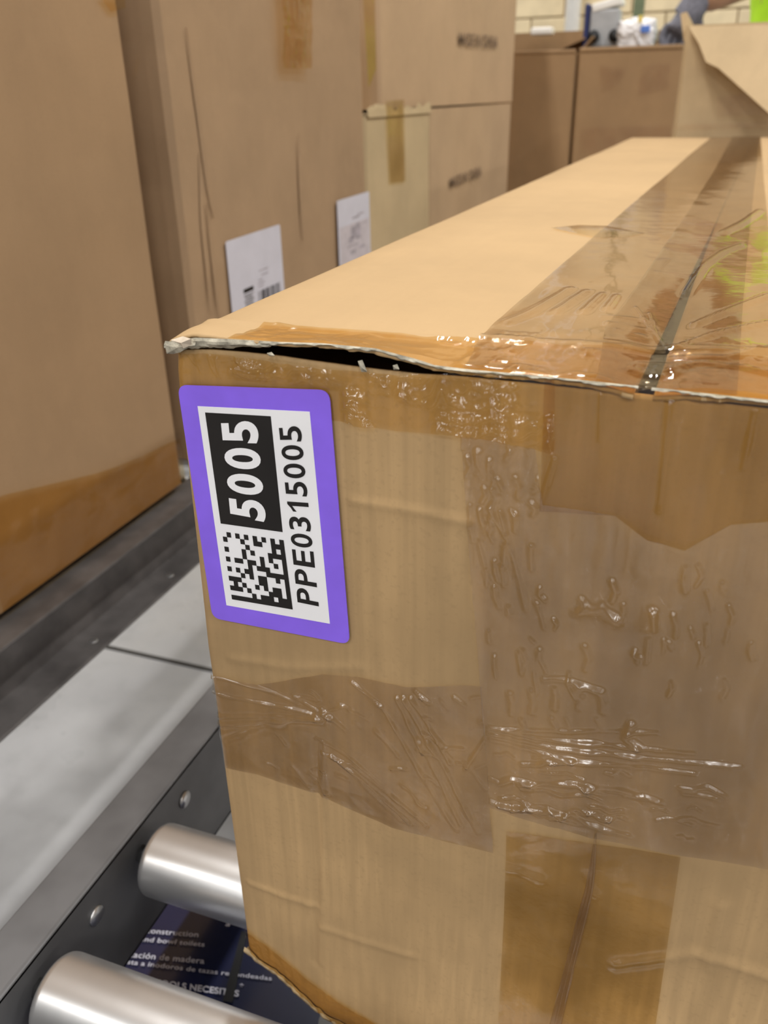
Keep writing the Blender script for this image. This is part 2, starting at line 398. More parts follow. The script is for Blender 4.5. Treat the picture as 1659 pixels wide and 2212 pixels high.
def slabgrid(name, X, Y, Z, nrm, th, mat, parent, attr=None):
    """closed sheet: grid X,Y,Z (nu x nv) thickened by th along -nrm"""
    nu, nv = X.shape; A = np.stack([X, Y, Z], -1).reshape(-1, 3); Bk = A - np.asarray(nrm)*th
    n = nu*nv; Fc = grid_faces(nu, nv) + grid_faces(nu, nv, n, True)
    rim = [(i*nv) for i in range(nu)] + [(nu-1)*nv+j for j in range(1, nv)] + [i*nv+nv-1 for i in range(nu-2, -1, -1)] + [j for j in range(nv-2, 0, -1)]
    for a, b in zip(rim, rim[1:]+rim[:1]): Fc.append((b, a, a+n, b+n))
    return mesh(name, np.concatenate([A, Bk]), Fc, mat, parent, smooth=True, attr=attr)
sg = np.unique(np.concatenate([np.linspace(0, RC/W, 9), np.linspace(RC/W, 1-RC/W, 230), np.linspace(1-RC/W, 1, 9)])); tg = np.linspace(0, 1, 230)
S, T_ = np.meshgrid(sg, tg, indexing='ij'); FX, FY, FZ = front_pt(S, T_)
o = slabgrid('front_panel', FX, FY, FZ, (0, -1, 0), .002, M['front'], car)
o['label'] = 'scuffed brown front panel'
SK = -.0196
def panel(name, P, n, th, mat): return slab(name, P, th, n, mat, car)
panel('side_panel', [(0, RC, 0), (SK*LEN, LEN, 0), (SK*LEN, LEN, .348), (.002, RC, .347)], (-1, 0, 0), .005, M['side'])
panel('side_panel', [(W, RC, 0), (W, RC, .346), (W+SK*LEN, LEN, .346), (W+SK*LEN, LEN, 0)], (1, 0, 0), .005, M['side'])
panel('back_panel', [(SK*LEN+.005, LEN, 0), (W+SK*LEN-.005, LEN, 0), (W+SK*LEN-.005, LEN, .346), (SK*LEN+.005, LEN, .346)], (0, 1, 0), .005, M['side'])
# bottom: lies on the rollers, drooping at the free front edge
ub = np.linspace(.006, W-.006, 40); db = np.concatenate([np.linspace(.0, .03, 8), np.linspace(.04, LEN-.006, 10)])
U, D = np.meshgrid(ub, db, indexing='ij')
Zb = .001+(zB(U)-.001)*sstep(.029, .0, D)
o = slabgrid('bottom_panel', U+SK*D, D-FD(U, zB(U))*sstep(.03, 0, D)+.0005, Zb, (0, 0, -1), -.004, M['side'], car)
# inner minor flap
panel('inner_flap', [(.01, .008, .332), (W-.01, .008, .332), (W-.012, .16, .330), (.008, .16, .330)], (0, 0, 1), .004, M['inner'])
# top flaps
def dc(u): return np.interp(u, [0, .125, .1815, W], [.0265, .036, .043, .043])
HT = H + .0025
def seam(d): return .1812 + .009*d
def gap(d): return .0030*np.clip(1-d/.42, .12, 1)
def TZ(u, d):
    c = dc(u); ze = zE(u); k = np.clip(1-d/c, 0, 1)
    z = ze + (HT-ze)*(1-k**2)
    z = z + .0012*np.exp(-((d-c)/.004)**2) + .002*(fbm(u*7, d*4, 21)-.5) - .004*np.exp(-((u-seam(d))/.012)**2)*sstep(.25, .02, d)*.6
    return z
dd_ = np.concatenate([np.linspace(0, .06, 26), np.linspace(.065, .45, 40), np.linspace(.47, LEN, 30)])
for side in (0, 1):
    uu_ = np.linspace(0, 1, 120 if side == 0 else 110)
    A_, D = np.meshgrid(uu_, dd_, indexing='ij')
    if side == 0: lo = SK*D + .0015; hi = seam(D)-gap(D)
    else: lo = seam(D)+gap(D); hi = W+SK*D
    U = lo + (hi-lo)*A_
    jag = .0016*(fbm(U*260, U*0, 33+side)-.5)*2
    Dj = D + np.where(D < .001, jag-.0005, 0)
    Zt = TZ(U, D)
    if side == 0:
        lump = .0024*np.exp(-((U-.012)/.012)**2-((D-.012)/.014)**2); Zt = Zt + lump
        Zt = Zt - .004*np.clip(1-(U-lo)/.004, 0, 1)**2
    o = slabgrid('top_flap', U, Dj, Zt, (0, 0, 1), .0014, M['top'], car)
# amber tape rubbed over the front crease
for (ua, ub_) in ((.030, .1785), (.1845, W-.01)):
    a_, b_ = np.meshgrid(np.linspace(ua, ub_, 260), np.linspace(0, 1, 44), indexing='ij'); Dt = b_*(dc(a_)-.001+.004*(fbm(a_*60, a_*0, 15)-.5))
    hh_ = .0010*ridged(a_*120, Dt*130, 16, 2)*(.15+.85*sstep(.4, .7, vn(a_*55, Dt*60, 18))) + .0007*ridged(a_*35, Dt*90, 19, 1)
    mesh('tape_strip', np.stack([a_, Dt-.0008, TZ(a_, Dt)+.0003+hh_*sstep(0, .1, b_)], -1).reshape(-1, 3), grid_faces(260, 44), M['tape_o'], car, smooth=True, attr=np.zeros(a_.size))
# torn corrugated lip under the flap edges
def lip(u0, u1, n, seed, hmin, hmax):
    V = []; rows = 5
    us = np.linspace(u0, u1, n)
    for i, u in enumerate(us):
        hh = float(zE(np.array(u))-zLow(np.array(u)))*(.7+.5*float(fbm(u*90, 0, seed))) + .0006*float(vn(u*700, 0, seed+3)-.3)
        for j in range(rows):
            f_ = j/(rows-1)
            V.append((u, -.0012-.0016*math.sin(f_*math.pi)*(.5+float(vn(u*300, j*3, seed+5))) + .0015*f_, float(zE(np.array(u)))+.0004-hh*f_))
    return mesh('torn_edge', V, grid_faces(n, rows, 0, False), M['paper'], car, smooth=False)
lip(.002, .1795, 420, 41, .0022, .0046); lip(.1835, W, 300, 47, .0012, .004)
# frayed scraps of paper at the crushed corner and along the gap
def scrap(name, pts, mat, bulge=.002, off=-.002):
    q = [fp(p) for p in pts]; c = np.mean(q, 0)
    V = [(c[0], off-bulge, c[1])] + [(a, off+(.0008 if i % 2 else -.0008), b) for i, (a, b) in enumerate(q)]
    return mesh(name, V, [(0, i+1, (i+1) % len(q)+1) for i in range(len(q))], mat, car)
scrap('paper_shred', [(366, 742), (385, 728), (402, 735), (428, 733), (430, 742), (412, 748), (398, 757), (378, 763), (369, 760)], M['paper'])
scrap('paper_shred', [(384, 728), (405, 722), (428, 725), (424, 740), (412, 746), (398, 738)], plain('light_shred', (.62, .52, .40), .85, var=.15, sc=150), .0015, -.004)
for a, b in (((785, 774), (795, 800)), ((590, 757), (597, 766)), ((860, 783), (864, 795))):
    scrap('paper_shred', [(a[0]-3, a[1]), (a[0]+3, a[1]), (b[0]+7, b[1]-4), (b[0]+2, b[1]), (b[0]-5, b[1]-3)], M['paper'], .001, -.003)

# ---- films and tapes on the front
def resamp(pts, n):
    p = np.array(pts, float); s = np.concatenate([[0], np.cumsum(np.hypot(*np.diff(p, axis=0).T))]); k = np.linspace(0, s[-1], n)
    return np.stack([np.interp(k, s, p[:, 0]), np.interp(k, s, p[:, 1])], -1)
def ffilm(name, top, bot, mat, nu, nv, off, wr=None, ridges=(), hz_extra=None, seed=0, edge=.0):
    """sheet between two pixel polylines on the front face; wr(u,z) crinkle height; ridges = raised creases (pts,width,height,haze)"""
    a = resamp([fp(p) for p in top], nu); b = resamp([fp(p) for p in bot], nu); t = np.linspace(0, 1, nv)[None, :, None]
    P = a[:, None, :]*(1-t)+b[:, None, :]*t; u, z = P[..., 0], P[..., 1]
    h_ = np.zeros_like(u); hzv = np.zeros_like(u)
    if wr is not None: h_ = h_ + wr(u, z)
    for pts, wd, hg, hh in ridges:
        ds = pdist(u, z, pts); md = .25+.9*vn(u*130+seed, z*130, 7); e = np.exp(-(ds/(1.35*wd*(.6+.5*md)))**2); h_ = h_+1.5*hg*e*md; hzv = np.maximum(hzv, hh*md*np.exp(-(ds/(wd*.6))**2))
    m_ = 1-lab_mask(u, z); h_ = h_*m_; hzv = hzv*m_
    dcorner = np.clip((RC-(u-uL(z)))/RC, 0, 1); dd = RC*(1-np.sqrt(1-dcorner**2*.999))
    y = dd-FD(u, z)-off-np.maximum(h_, -.0002)
    return mesh(name, np.stack([u, y, z], -1).reshape(-1, 3), grid_faces(nu, nv, 0, True), mat, car, smooth=True, attr=hzv)
R = lambda pts, wd=.0009, hg=.0012, hh=.25: ([fp(p) for p in pts], wd, hg, hh)
# strip of tape rubbed over the upper edge, full of tiny crinkles
def cr1(u, z):
    env = sstep(.0, .02, u)*sstep(.2, .15, u)
    ph = (z/.0052 + 2.2*fbm(u*70, z*30, 6) + 1.5*vn(u*190, z*60, 10)) % 1.0
    saw = np.where(ph < .2, ph/.2, (1-ph)/.8)
    return (.0017*saw + .0009*ridged(u*320, z*240, 3, 2))*env*(.1+.9*sstep(.24, .46, vn(u*75, z*75, 8))) + .0010*ridged(u*75+z*25, z*14, 4, 1)
streaks1 = [R([(x, y0), (x+dx, y1)], .0006, .0008, .4) for x, y0, dx, y1 in ((425, 765, 18, 830), (470, 775, 8, 830), (500, 800, -8, 840), (512, 795, -6, 832), (568, 800, 0, 835), (578, 800, 8, 835), (455, 770, 20, 835))]
ffilm('tape_strip', [(378, 765), (440, 762), (510, 768), (720, 795), (860, 806), (990, 800), (1100, 808), (1200, 817)], [(388, 900), (560, 900), (735, 908), (860, 928), (1000, 938), (1080, 950), (1140, 965), (1200, 975)], M['tape'], 420, 120, .0006, cr1, streaks1)
# broad tape folded down from the centre seam
def cr2(u, z): return .0006*ridged(u*60, z*18, 12, 2) + .0003*ridged(u*180, z*120, 14, 1)*sstep(.31, .345, z)
rd2 = [R([(1448, 870), (1436, 980), (1425, 1100)], .0007, .0012, .25), R([(1630, 890), (1615, 960), (1605, 1010)], .0007, .0013, .25), R([(1300, 850), (1296, 950)], .0005, .0008, .2), R([(1200, 990), (1175, 1070), (1170, 1110)], .0007, .0008, .3)]
ffilm('tape_strip', [(1178, 812), (1300, 823), (1420, 834), (1540, 848), (1659, 860), (1720, 866)], [(1168, 1100), (1330, 1112), (1400, 1165), (1480, 1185), (1580, 1130), (1720, 1120)], M['tape_d'], 220, 170, .0009, cr2, rd2)
# stretch film: big patched sheet over the right half
def cr3(u, z): return .0016*ridged(u*34+z*8, z*26, 22, 2)*(.3+.7*vn(u*16, z*16, 23)) + .0007*ridged(u*130, z*50, 25, 2)
def hz3(u, z): return .14*sstep(.58, .8, fbm(u*90, z*22, 61))*sstep(.4, .6, fbm(u*14, z*14, 63)) + .05*sstep(.5, .7, fbm(u*14, z*14, 63))
rd3 = [R([(1010, 905), (1005, 960)], .0008, .0012, .5), R([(1020, 1085), (1028, 1160)], .0006, .0010, .5), R([(1065, 1090), (1095, 1150)], .0006, .001, .35), R([(1085, 1095), (1100, 1145)], .0006, .001, .3),
       R([(1040, 1160), (1055, 1220)], .0006, .001, .4), R([(1100, 1150), (1130, 1260), (1140, 1310)], .0007, .0009, .3), R([(1390, 1140), (1385, 1220)], .003, .0008, .28),
       R([(1250, 1320), (1290, 1312), (1330, 1335)], .0016, .0012, .45), R([(1305, 1305), (1340, 1335)], .0014, .0012, .4), R([(1408, 1318), (1398, 1348)], .0018, .0012, .45), R([(1412, 1318), (1414, 1350)], .0008, .0012, .4),
       R([(1180, 1460), (1230, 1462), (1285, 1485)], .0011, .0013, .5), R([(1465, 1190), (1490, 1240)], .004, .0006, .22), R([(1520, 1200), (1540, 1240)], .005, .0006, .22),
       R([(1060, 1560), (1160, 1585), (1300, 1600), (1500, 1622)], .0008, .0013, .3), R([(1060, 1575), (1200, 1605), (1400, 1632), (1600, 1650)], .0008, .0014, .25), R([(1065, 1588), (1250, 1635), (1500, 1665)], .0009, .0013, .2), R([(1060, 1565), (1250, 1572), (1420, 1575)], .0008, .001, .25),
       R([(1365, 1560), (1350, 1585), (1380, 1605)], .0012, .0014, .5), R([(1062, 1672), (1085, 1680), (1110, 1672), (1160, 1682), (1250, 1680), (1300, 1705)], .0009, .0014, .35),
       R([(1065, 1720), (1110, 1735), (1140, 1730), (1170, 1748), (1190, 1737), (1215, 1755), (1235, 1745), (1265, 1765), (1310, 1782), (1360, 1800)], .0010, .0015, .6), R([(1270, 1690), (1340, 1700), (1430, 1725)], .0012, .001, .3),
       R([(1130, 1640), (1165, 1640), (1185, 1632), (1240, 1635)], .0008, .0014, .45)]
rd3 += [R([(x, y), (x+4, y+18), (x+2, y+40)], .0013, .0013, .5) for x, y in ((1107, 1492), (1152, 1488), (1200, 1480), (1250, 1482), (1300, 1490))]
rd3 += [R([(x, y), (x+8, y+16)], .001, .001, .45) for x, y in ((1130, 1545), (1195, 1545), (1225, 1545), (1290, 1548))]
rng = random.Random(3)
for k in range(70):
    x = rng.uniform(1010, 1180) if k < 45 else rng.uniform(1180, 1640); y = rng.uniform(950, 1460) if k < 45 else rng.uniform(1180, 1480)
    L_ = rng.uniform(12, 55); rd3.append(R([(x, y), (x+rng.uniform(-4, 10), y+L_*.5), (x+rng.uniform(-6, 14), y+L_)], rng.uniform(.0004, .0010), .0010, rng.uniform(.05, .2)))
for k in range(26):
    x = rng.uniform(1060, 1500); y = rng.uniform(1600, 1770)+(x-1060)*.1; L_ = rng.uniform(30, 110)
    rd3.append(R([(x, y), (x+L_*.3, y+rng.uniform(-6, 8)), (x+L_*.6, y+rng.uniform(-4, 14)), (x+L_, y+L_*.18)], rng.uniform(.0004, .0008), .0010, rng.uniform(.05, .22)))
ffilm('stretch_film', [(1000, 935), (1090, 950), (1160, 965), (1175, 1085), (1330, 1108), (1400, 1158), (1480, 1180), (1580, 1127), (1720, 1117)], [(1062, 1735), (1150, 1765), (1280, 1800), (1400, 1830), (1659, 1870), (1750, 1880)], M['wrap'], 240, 240, .0012, cr3, rd3, hz3)
# band of film across the waist
def cr4(u, z): return .0011*ridged(u*40+z*20, z*50, 32, 2)*(.3+.7*vn(u*22, z*22, 33))
def hz4(u, z): return .10*sstep(.5, .75, fbm(u*30, z*30, 71))
rd4 = [R([(462, 1456), (520, 1470), (600, 1492), (650, 1515)], .0007, .0012, .45), R([(458, 1490), (500, 1502), (560, 1512), (640, 1526), (690, 1538)], .0008, .0016, .6), R([(465, 1458), (462, 1490)], .0006, .001, .5),
       R([(470, 1592), (560, 1562), (690, 1545)], .0025, .0008, .25), R([(470, 1562), (600, 1552), (690, 1545)], .001, .001, .25), R([(475, 1545), (600, 1542), (700, 1545)], .0008, .001, .25), R([(700, 1525), (725, 1548), (750, 1570)], .0009, .0014, .45), R([(640, 1500), (720, 1545)], .0008, .0012, .35),
       R([(690, 1590), (760, 1630), (850, 1710), (925, 1775)], .0007, .001, .4), R([(720, 1625), (800, 1690), (890, 1772)], .0006, .001, .4), R([(740, 1640), (790, 1690), (870, 1765)], .0006, .0009, .35), R([(700, 1620), (770, 1650), (900, 1755)], .0006, .0009, .35),
       R([(765, 1468), (830, 1520), (890, 1620), (940, 1710), (990, 1785)], .0007, .0013, .5), R([(862, 1500), (900, 1580), (950, 1670), (1000, 1775)], .0007, .0013, .45), R([(876, 1500), (920, 1580), (970, 1660), (1035, 1790)], .0007, .0014, .55), R([(892, 1500), (930, 1560), (975, 1640)], .0007, .0012, .4),
       R([(925, 1600), (945, 1640), (955, 1665)], .0024, .0008, .6), R([(880, 1690), (905, 1710), (920, 1728)], .0022, .0008, .5), R([(1008, 1655), (1050, 1590), (1095, 1542)], .0006, .0010, .5), R([(985, 1500), (1010, 1520)], .0006, .001, .4), R([(1045, 1550), (1085, 1545)], .0014, .001, .3),
       R([(700, 1680), (708, 1705)], .0010, .001, .5)]
for k in range(30):
    x = rng.uniform(560, 1040); y = rng.uniform(1480, 1700); L_ = rng.uniform(12, 50); a_ = rng.uniform(-.4, 1.2)
    rd4.append(R([(x, y), (x+L_*.5, y+L_*.5*a_), (x+L_, y+L_*a_+4)], rng.uniform(.0004, .0008), .0009, rng.uniform(.08, .3)))
ffilm('stretch_film', [(457, 1452), (560, 1476), (700, 1452), (780, 1458), (880, 1478), (1000, 1475), (1043, 1478)], [(484, 1655), (560, 1670), (690, 1712), (850, 1782), (950, 1806), (1068, 1836)], M['wrap'], 260, 120, .0008, cr4, rd4, hz4)
# closing tape coming up from the bottom seam
def cr6(u, z): return .0004*ridged(u*50, z*12, 52, 2)
ffilm('tape_strip', [(1096, 1790), (1250, 1812), (1470, 1850)], [(1083, 2260), (1230, 2340), (1385, 2420)], M['tape_l'], 60, 90, .0009, cr6, [R([(1100, 1870), (1130, 1880), (1170, 1895)], .001, .001, .4), R([(1270, 1890), (1285, 1930)], .001, .001, .35)])
# twisted tail of film hanging down the front
def ribbon(px, wid, seed, mat):
    c = resamp([fp(p) for p in px], 70); tg_ = np.gradient(c, axis=0); tg_ /= np.linalg.norm(tg_, axis=1)[:, None]; nn = np.stack([-tg_[:, 1], tg_[:, 0]], -1)
    nv = 9; V = []; hzv = []
    for i in range(len(c)):
        wi = np.interp(i/69, np.linspace(0, 1, len(wid)), wid)
        for j in range(nv):
            s = (j/(nv-1)-.5)*2; q = c[i]+nn[i]*wi*s
            y = -float(FD(q[0], q[1]))-.0028-.0010*(1-s*s)-.0010*math.sin(s*9+i*.05+seed)
            V.append((q[0], y, q[1])); hzv.append(.30+.4*(abs(math.sin(s*6+i*.04)) > .85))
    return mesh('film_tail', V, grid_faces(70, nv), mat, car, smooth=True, attr=np.array(hzv))
ribbon([(1290, 1785), (1282, 1860), (1275, 1910), (1250, 2010), (1225, 2110), (1195, 2230)], [.0004, .0016, .0022, .0022, .0026, .003], 1, M['wrap'])
# glossy frayed lip along the lower front edge
V = []; us = np.linspace(.0005, .11, 160)
for u in us:
    zb = float(zB(u)); fd = float(FD(u, zb)); a = .0022*(.6+float(vn(u*420, 0, 91)))
    for j, (dy, dz) in enumerate(((-.0012, .004), (-.0026, .0015), (-.0028, -.0010), (-.0012, -.0022), (.002, -.0018))):
        V.append((u, -fd+dy*(.5+a*120), zb+dz*.55*(.6+.8*float(vn(u*300, j, 95)))))
mesh('frayed_edge', V, grid_faces(160, 5, 0, False), plain('worn_edge', (.30, .22, .12), .35, var=.3, sc=200), car, smooth=True)
ffilm('tape_strip', [(525, 2000), (600, 2045), (700, 2105), (850, 2190)], [(531, 2046), (600, 2090), (720, 2170), (800, 2204)], M['tape_o'], 120, 24, .0012, lambda u, z: .0010*ridged(u*190, z*160, 77, 2))

# ---- tapes on the top
def tfilm(name, left, right, mat, nu, nv, off, wr, ridges=(), hz_extra=None):
    a = np.array([tp(p) for p in left]); b = np.array([tp(p) for p in right])
    t = np.linspace(0, 1, nu)**1.6
    d0, d1 = 0.0, LEN+.001
    d = d0+(d1-d0)*t
    ul_ = np.interp(d, a[:, 1], a[:, 0]); ur_ = np.interp(d, b[:, 1], b[:, 0])
    s = np.linspace(0, 1, nv); U = ul_[:, None]*(1-s)+ur_[:, None]*s; D = np.repeat(d[:, None], nv, 1)
    h_ = wr(U, D); hzv = np.zeros_like(U)
    for pts, wd, hg, hh in ridges:
        ds = pdist(U, D, pts); h_ = h_+hg*np.exp(-(ds/wd)**2); hzv = np.maximum(hzv, hh*np.exp(-(ds/(wd*.8))**2))
    Z = TZ(U, D)+off+np.maximum(h_, 0)
    return mesh(name, np.stack([U, D, Z], -1).reshape(-1, 3), grid_faces(nu, nv, 0, True), mat, car, smooth=True, attr=hzv)
RT = lambda pts, wd=.0012, hg=.0009, hh=.15: ([tp(p) for p in pts], wd, hg, hh)
def wt1(u, d): return .0009*ridged(u*38+d*10, d*16, 81, 2)*(.25+.75*vn(u*20, d*10, 82))*sstep(1.1, .1, d) + .0003*ridged(u*120, d*40, 83, 1)*sstep(.5, .1, d) + .0016*ridged(u*150, d*170, 84, 2)*sstep(.075, .03, d)*(.2+.8*sstep(.4, .7, vn(u*70, d*70, 85)))
rt1 = [RT([(1230, 640), (1150, 690), (1090, 715)], .003, .0012, .1), RT([(1265, 645), (1200, 690)], .0025, .0011, .1), RT([(1300, 650), (1260, 690)], .002, .001, .1), RT([(1330, 655), (1310, 685)], .002, .001, .1),
       RT([(1300, 700), (1420, 712)], .0012, .001, .2), RT([(1310, 715), (1420, 730)], .0012, .001, .2), RT([(1330, 730), (1430, 745)], .001, .001, .2), RT([(1370, 680), (1400, 720), (1430, 765)], .0012, .0012, .25), RT([(1400, 690), (1420, 740), (1440, 770)], .001, .0012, .25)]
tfilm('tape_strip', [(1010, 800), (1040, 745), (1060, 720), (1330, 480), (1500, 330), (1530, 305)], [(1590, 852), (1600, 700), (1612, 560), (1640, 300)], M['tape_top'], 260, 130, .0006, wt1, rt1)
def wt2(u, d): return .0011*ridged(u*30, d*14+u*12, 87, 2)*(.2+.8*vn(u*16, d*9, 88))*sstep(1.0, .1, d) + .0016*ridged(u*140, d*160, 184, 2)*sstep(.07, .03, d)*(.1+.9*sstep(.45, .75, vn(u*60, d*60, 185)))
rt2 = [RT([(1480, 650), (1520, 590), (1560, 560), (1600, 545)], .002, .0012, .1), RT([(1500, 720), (1580, 690), (1659, 660)], .0018, .0013, .15), RT([(1450, 770), (1560, 740), (1659, 720)], .0015, .0012, .15), RT([(1450, 790), (1560, 800), (1659, 790)], .0015, .0014, .25),
       RT([(1440, 820), (1500, 808), (1600, 822), (1659, 835)], .0013, .0013, .3), RT([(1560, 520), (1600, 500), (1640, 470)], .003, .0014, .0)]
tfilm('tape_strip', [(1290, 828), (1305, 727), (1369, 642), (1484, 471), (1545, 370), (1580, 303)], [(1690, 872), (1665, 600), (1650, 420), (1642, 300)], M['tape_top2'], 240, 110, .0016, wt2, rt2)
# small clear scrap of tape on the left flap
q = [tp(p, H+.002) for p in ((1190, 497), (1250, 490), (1310, 492), (1350, 500), (1393, 508), (1350, 518), (1290, 518), (1230, 506))]
V = [(a, b, float(TZ(np.array(a), np.array(b)))+.0010) for a, b in q]; c = np.mean(V, 0); V.append((c[0], c[1], c[2]+.0012))
mesh('tape_scrap', V, [(i, (i+1) % 8, 8) for i in range(8)], film('scrap_tape', (.93, .86, .72), rough=.06), car, smooth=True, attr=np.zeros(9))

# ------------------------------------------------------------------ purple label
OFFL = .0016
lab = None
def lab_shape(name, uv, th, off, mat, parent):
    V = [(a, -off, b) for a, b in uv]
    return slab(name, V, th, (0, -1, 0), mat, parent)
def rounded_quad(q, r, n=6):
    q = [np.array(x) for x in q]; out = []
    for i in range(4):
        p = q[i]; a = q[i-1]; b = q[(i+1) % 4]; da = (a-p)/np.linalg.norm(a-p); db_ = (b-p)/np.linalg.norm(b-p)
        s, e = p+da*r, p+db_*r
        for k in range(n+1):
            t = k/n; out.append((1-t)**2*s+2*t*(1-t)*p+t*t*e)
    return out
zm = lambda p: fp((350+p[0]*.42194, 650+p[1]*.42194))
lab = lab_shape('adhesive_label', rounded_quad(LAB, .0045), .0004, OFFL, M['purple'], car); lab['label'] = 'purple bordered adhesive label'
wq = [zm(p) for p in ((194, 532), (766, 560), (868, 1642), (340, 1548))]
lab_shape('white_field', wq, .00015, OFFL+.00012, M['lab_white'], lab)
lab_shape('black_field', [zm(p) for p in ((233, 564), (568, 583), (628, 1174), (312, 1130))], .0001, OFFL+.00022, M['ink'], lab)
def text_mesh(body, bold=0.0):
    cu = bpy.data.curves.new('txt', 'FONT'); cu.body = body; cu.size = 1; cu.offset = bold; cu.resolution_u = 6; cu.space_character = 1.04
    t = bpy.data.objects.new('txt', cu); COL.objects.link(t); dg = bpy.context.evaluated_depsgraph_get()
    me = bpy.data.meshes.new_from_object(t.evaluated_get(dg)); bpy.data.objects.remove(t)
    V = np.array([v.co[:2] for v in me.vertices]); Fc = [tuple(p.vertices) for p in me.polygons]
    mn, mx = V.min(0), V.max(0); return (V-mn)/(mx-mn), Fc
def line_mesh(body, bold=0.0):
    """sans line set glyph by glyph on even digit widths; the 1 has a flag"""
    V = []; Fc = []; x = 0.0; sw = .10+bold*2
    for ch in body:
        wd = .50 if ch.isdigit() else .60; adv = .556 if ch.isdigit() else .667
        if ch == '1':
            g = np.array([(.26, 0), (.26+sw, 0), (.26+sw, .72), (.26+sw*.35, .72), (.20, .62), (.08, .545), (.08, .545-sw*.9), (.18, .505), (.26, .56)]); f_ = [(0, 1, 2, 3, 8), (3, 4, 8), (4, 5, 6, 7), (4, 7, 8)]
        else:
            g, f_ = text_mesh(ch, bold); g = g*np.array([wd-.05 if ch.isdigit() else wd-.06, .74])+np.array([.03 if ch.isdigit() else .06, -.01])
        o_ = len(V); V += [(a+x, b) for a, b in g]; Fc += [tuple(i+o_ for i in q) for q in f_]; x += adv
    V = np.array(V); mn, mx = V.min(0), V.max(0); return (V-mn)/(mx-mn), Fc
def text_on(name, body, quad, fn, mat, parent, bold=0.0, tm=text_mesh):
    """quad: start-top, end-top, end-bottom, start-bottom of the text line in the surface's own 2D coordinates"""
    V, Fc = tm(body, bold); P = bil(quad, V[:, 0], 1-V[:, 1])
    return mesh(name, [fn(p) for p in P], Fc, mat, parent)
def tq(px):   # pixel quad on label: tl tr br bl of the box; text reads upward
    tl, tr, br, bl = [zm(p) for p in px]; return [bl, tl, tr, br]
text_on('number', '5005', tq(((314, 610), (500, 606), (546, 1124), (363, 1090))), lambda p: (p[0], -OFFL-.00032, p[1]), M['lab_white'], lab, bold=.036, tm=line_mesh)
text_on('number', 'PPE0315005', tq(((609, 636), (722, 632), (813, 1553), (704, 1531))), lambda p: (p[0], -OFFL-.00024, p[1]), M['ink'], lab, bold=.016, tm=line_mesh)
ROWS = [(1, 3, 5, 7, 9, 11), (0, 4, 7, 8, 11, 12), (5, 11), (0, 4, 6, 10, 11, 12), (4, 8, 10), (0, 2, 3, 5, 6, 8, 11), (5, 7, 8, 9), (0, 2, 4, 5, 9, 10, 11, 12), (3, 5, 7, 8, 11), (0, 1, 2, 7, 8), (1, 3, 6, 8, 10, 11), (0, 1, 2, 4, 9, 10, 11), (5, 7, 8, 9, 11, 12), tuple(range(13))]
zd = lambda p: fp((420+p[0]*.15672, 1120+p[1]*.15672))
dq = [zd(p) for p in ((412, 152), (1257, 272), (1382, 1224), (548, 1084))]
bm = bmesh.new()
for r_, cols in enumerate(ROWS):
    for c_ in set(cols) | {13}:
        P = [bil(dq, (c_+a)/14, (r_+b)/14) for a, b in ((0, 0), (1.01, 0), (1.01, 1.01), (0, 1.01))]
        bm.faces.new([bm.verts.new((p[0], -OFFL-.00026, p[1])) for p in P])
bm_obj('matrix_code', bm, M['ink'], lab)

# ------------------------------------------------------------------ cartons on the far conveyor
def ring_carton(name, label, x0, x1, y0, y1, z0, z1, mat, seed, open_top=False, r=.006, amp=.003, group=None, flaps=True):
    t = empty(name, ((x0+x1)/2, (y0+y1)/2, z0)); tag(t, label, 'carton', group)
    hw, hd, hh = (x1-x0)/2, (y1-y0)/2, z1-z0
    ns = 22; per = []
    def side(ax, ay, bx_, by_):
        for k in range(ns): f_ = k/(ns-1); per.append((ax+(bx_-ax)*f_, ay+(by_-ay)*f_))
    side(hw, -hd+r, hw, hd-r); side(hw-r, hd, -hw+r, hd); side(-hw, hd-r, -hw, -hd+r); side(-hw+r, -hd, hw-r, -hd)
    per = np.array(per); n = len(per); nz = 16; V = []
    for j in range(nz):
        z = hh*j/(nz-1); k = math.sin(math.pi*min(1, j/(nz-1)*1.0))
        for i in range(n):
            x, y = per[i]; nx = 1 if x > hw-r*.5 else (-1 if x < -hw+r*.5 else 0); ny = 1 if y > hd-r*.5 else (-1 if y < -hd+r*.5 else 0)
            s = y if nx else x
            dsp = amp*(float(fbm(s*6+seed, z*6, seed))-.5)*2*k
            V.append((x+nx*dsp, y+ny*dsp, z))
    Fc = [(j*n+i, j*n+(i+1) % n, (j+1)*n+(i+1) % n, (j+1)*n+i) for j in range(nz-1) for i in range(n)]
    Fc.append(tuple(range(n-1, -1, -1)))
    b = mesh('body', V, Fc, mat, t, smooth=False)
    sm = b.modifiers.new('wall', 'SOLIDIFY'); sm.thickness = .005; sm.offset = -1
    if not open_top and flaps:
        g = .0015
        box('top_flap', (-hw/2, 0, hh+.002), (hw-g, 2*hd-.002, .0045), mat, t); box('top_flap', (hw/2, 0, hh+.002), (hw-g, 2*hd-.002, .0045), mat, t)
        box('tape_strip', (0, 0, hh+.0047), (.06, 2*hd-.004, .0006), M['tape'], t)
    return t
XF = -.58
def yz(p, x=XF): q = hx(p, x); return float(q[1]), float(q[2])
GRP = 'cartons standing on the far conveyor'
yA = yz((320, 500))[0]
A = ring_carton('shipping_carton', 'large plain brown carton with tape wrapped around its bottom edge', XF-.55, XF, .02, .829, ZC+.002, ZC+.72, M['left_a'], 3, amp=.002)
yB0 = .893; yB1 = 1.492
Bc = ring_carton('shipping_carton', 'tall brown carton with two white address labels', XF-.5, XF, yB0, yB1, ZC+.002, ZC+.74, M['left_b'], 11, amp=.004)
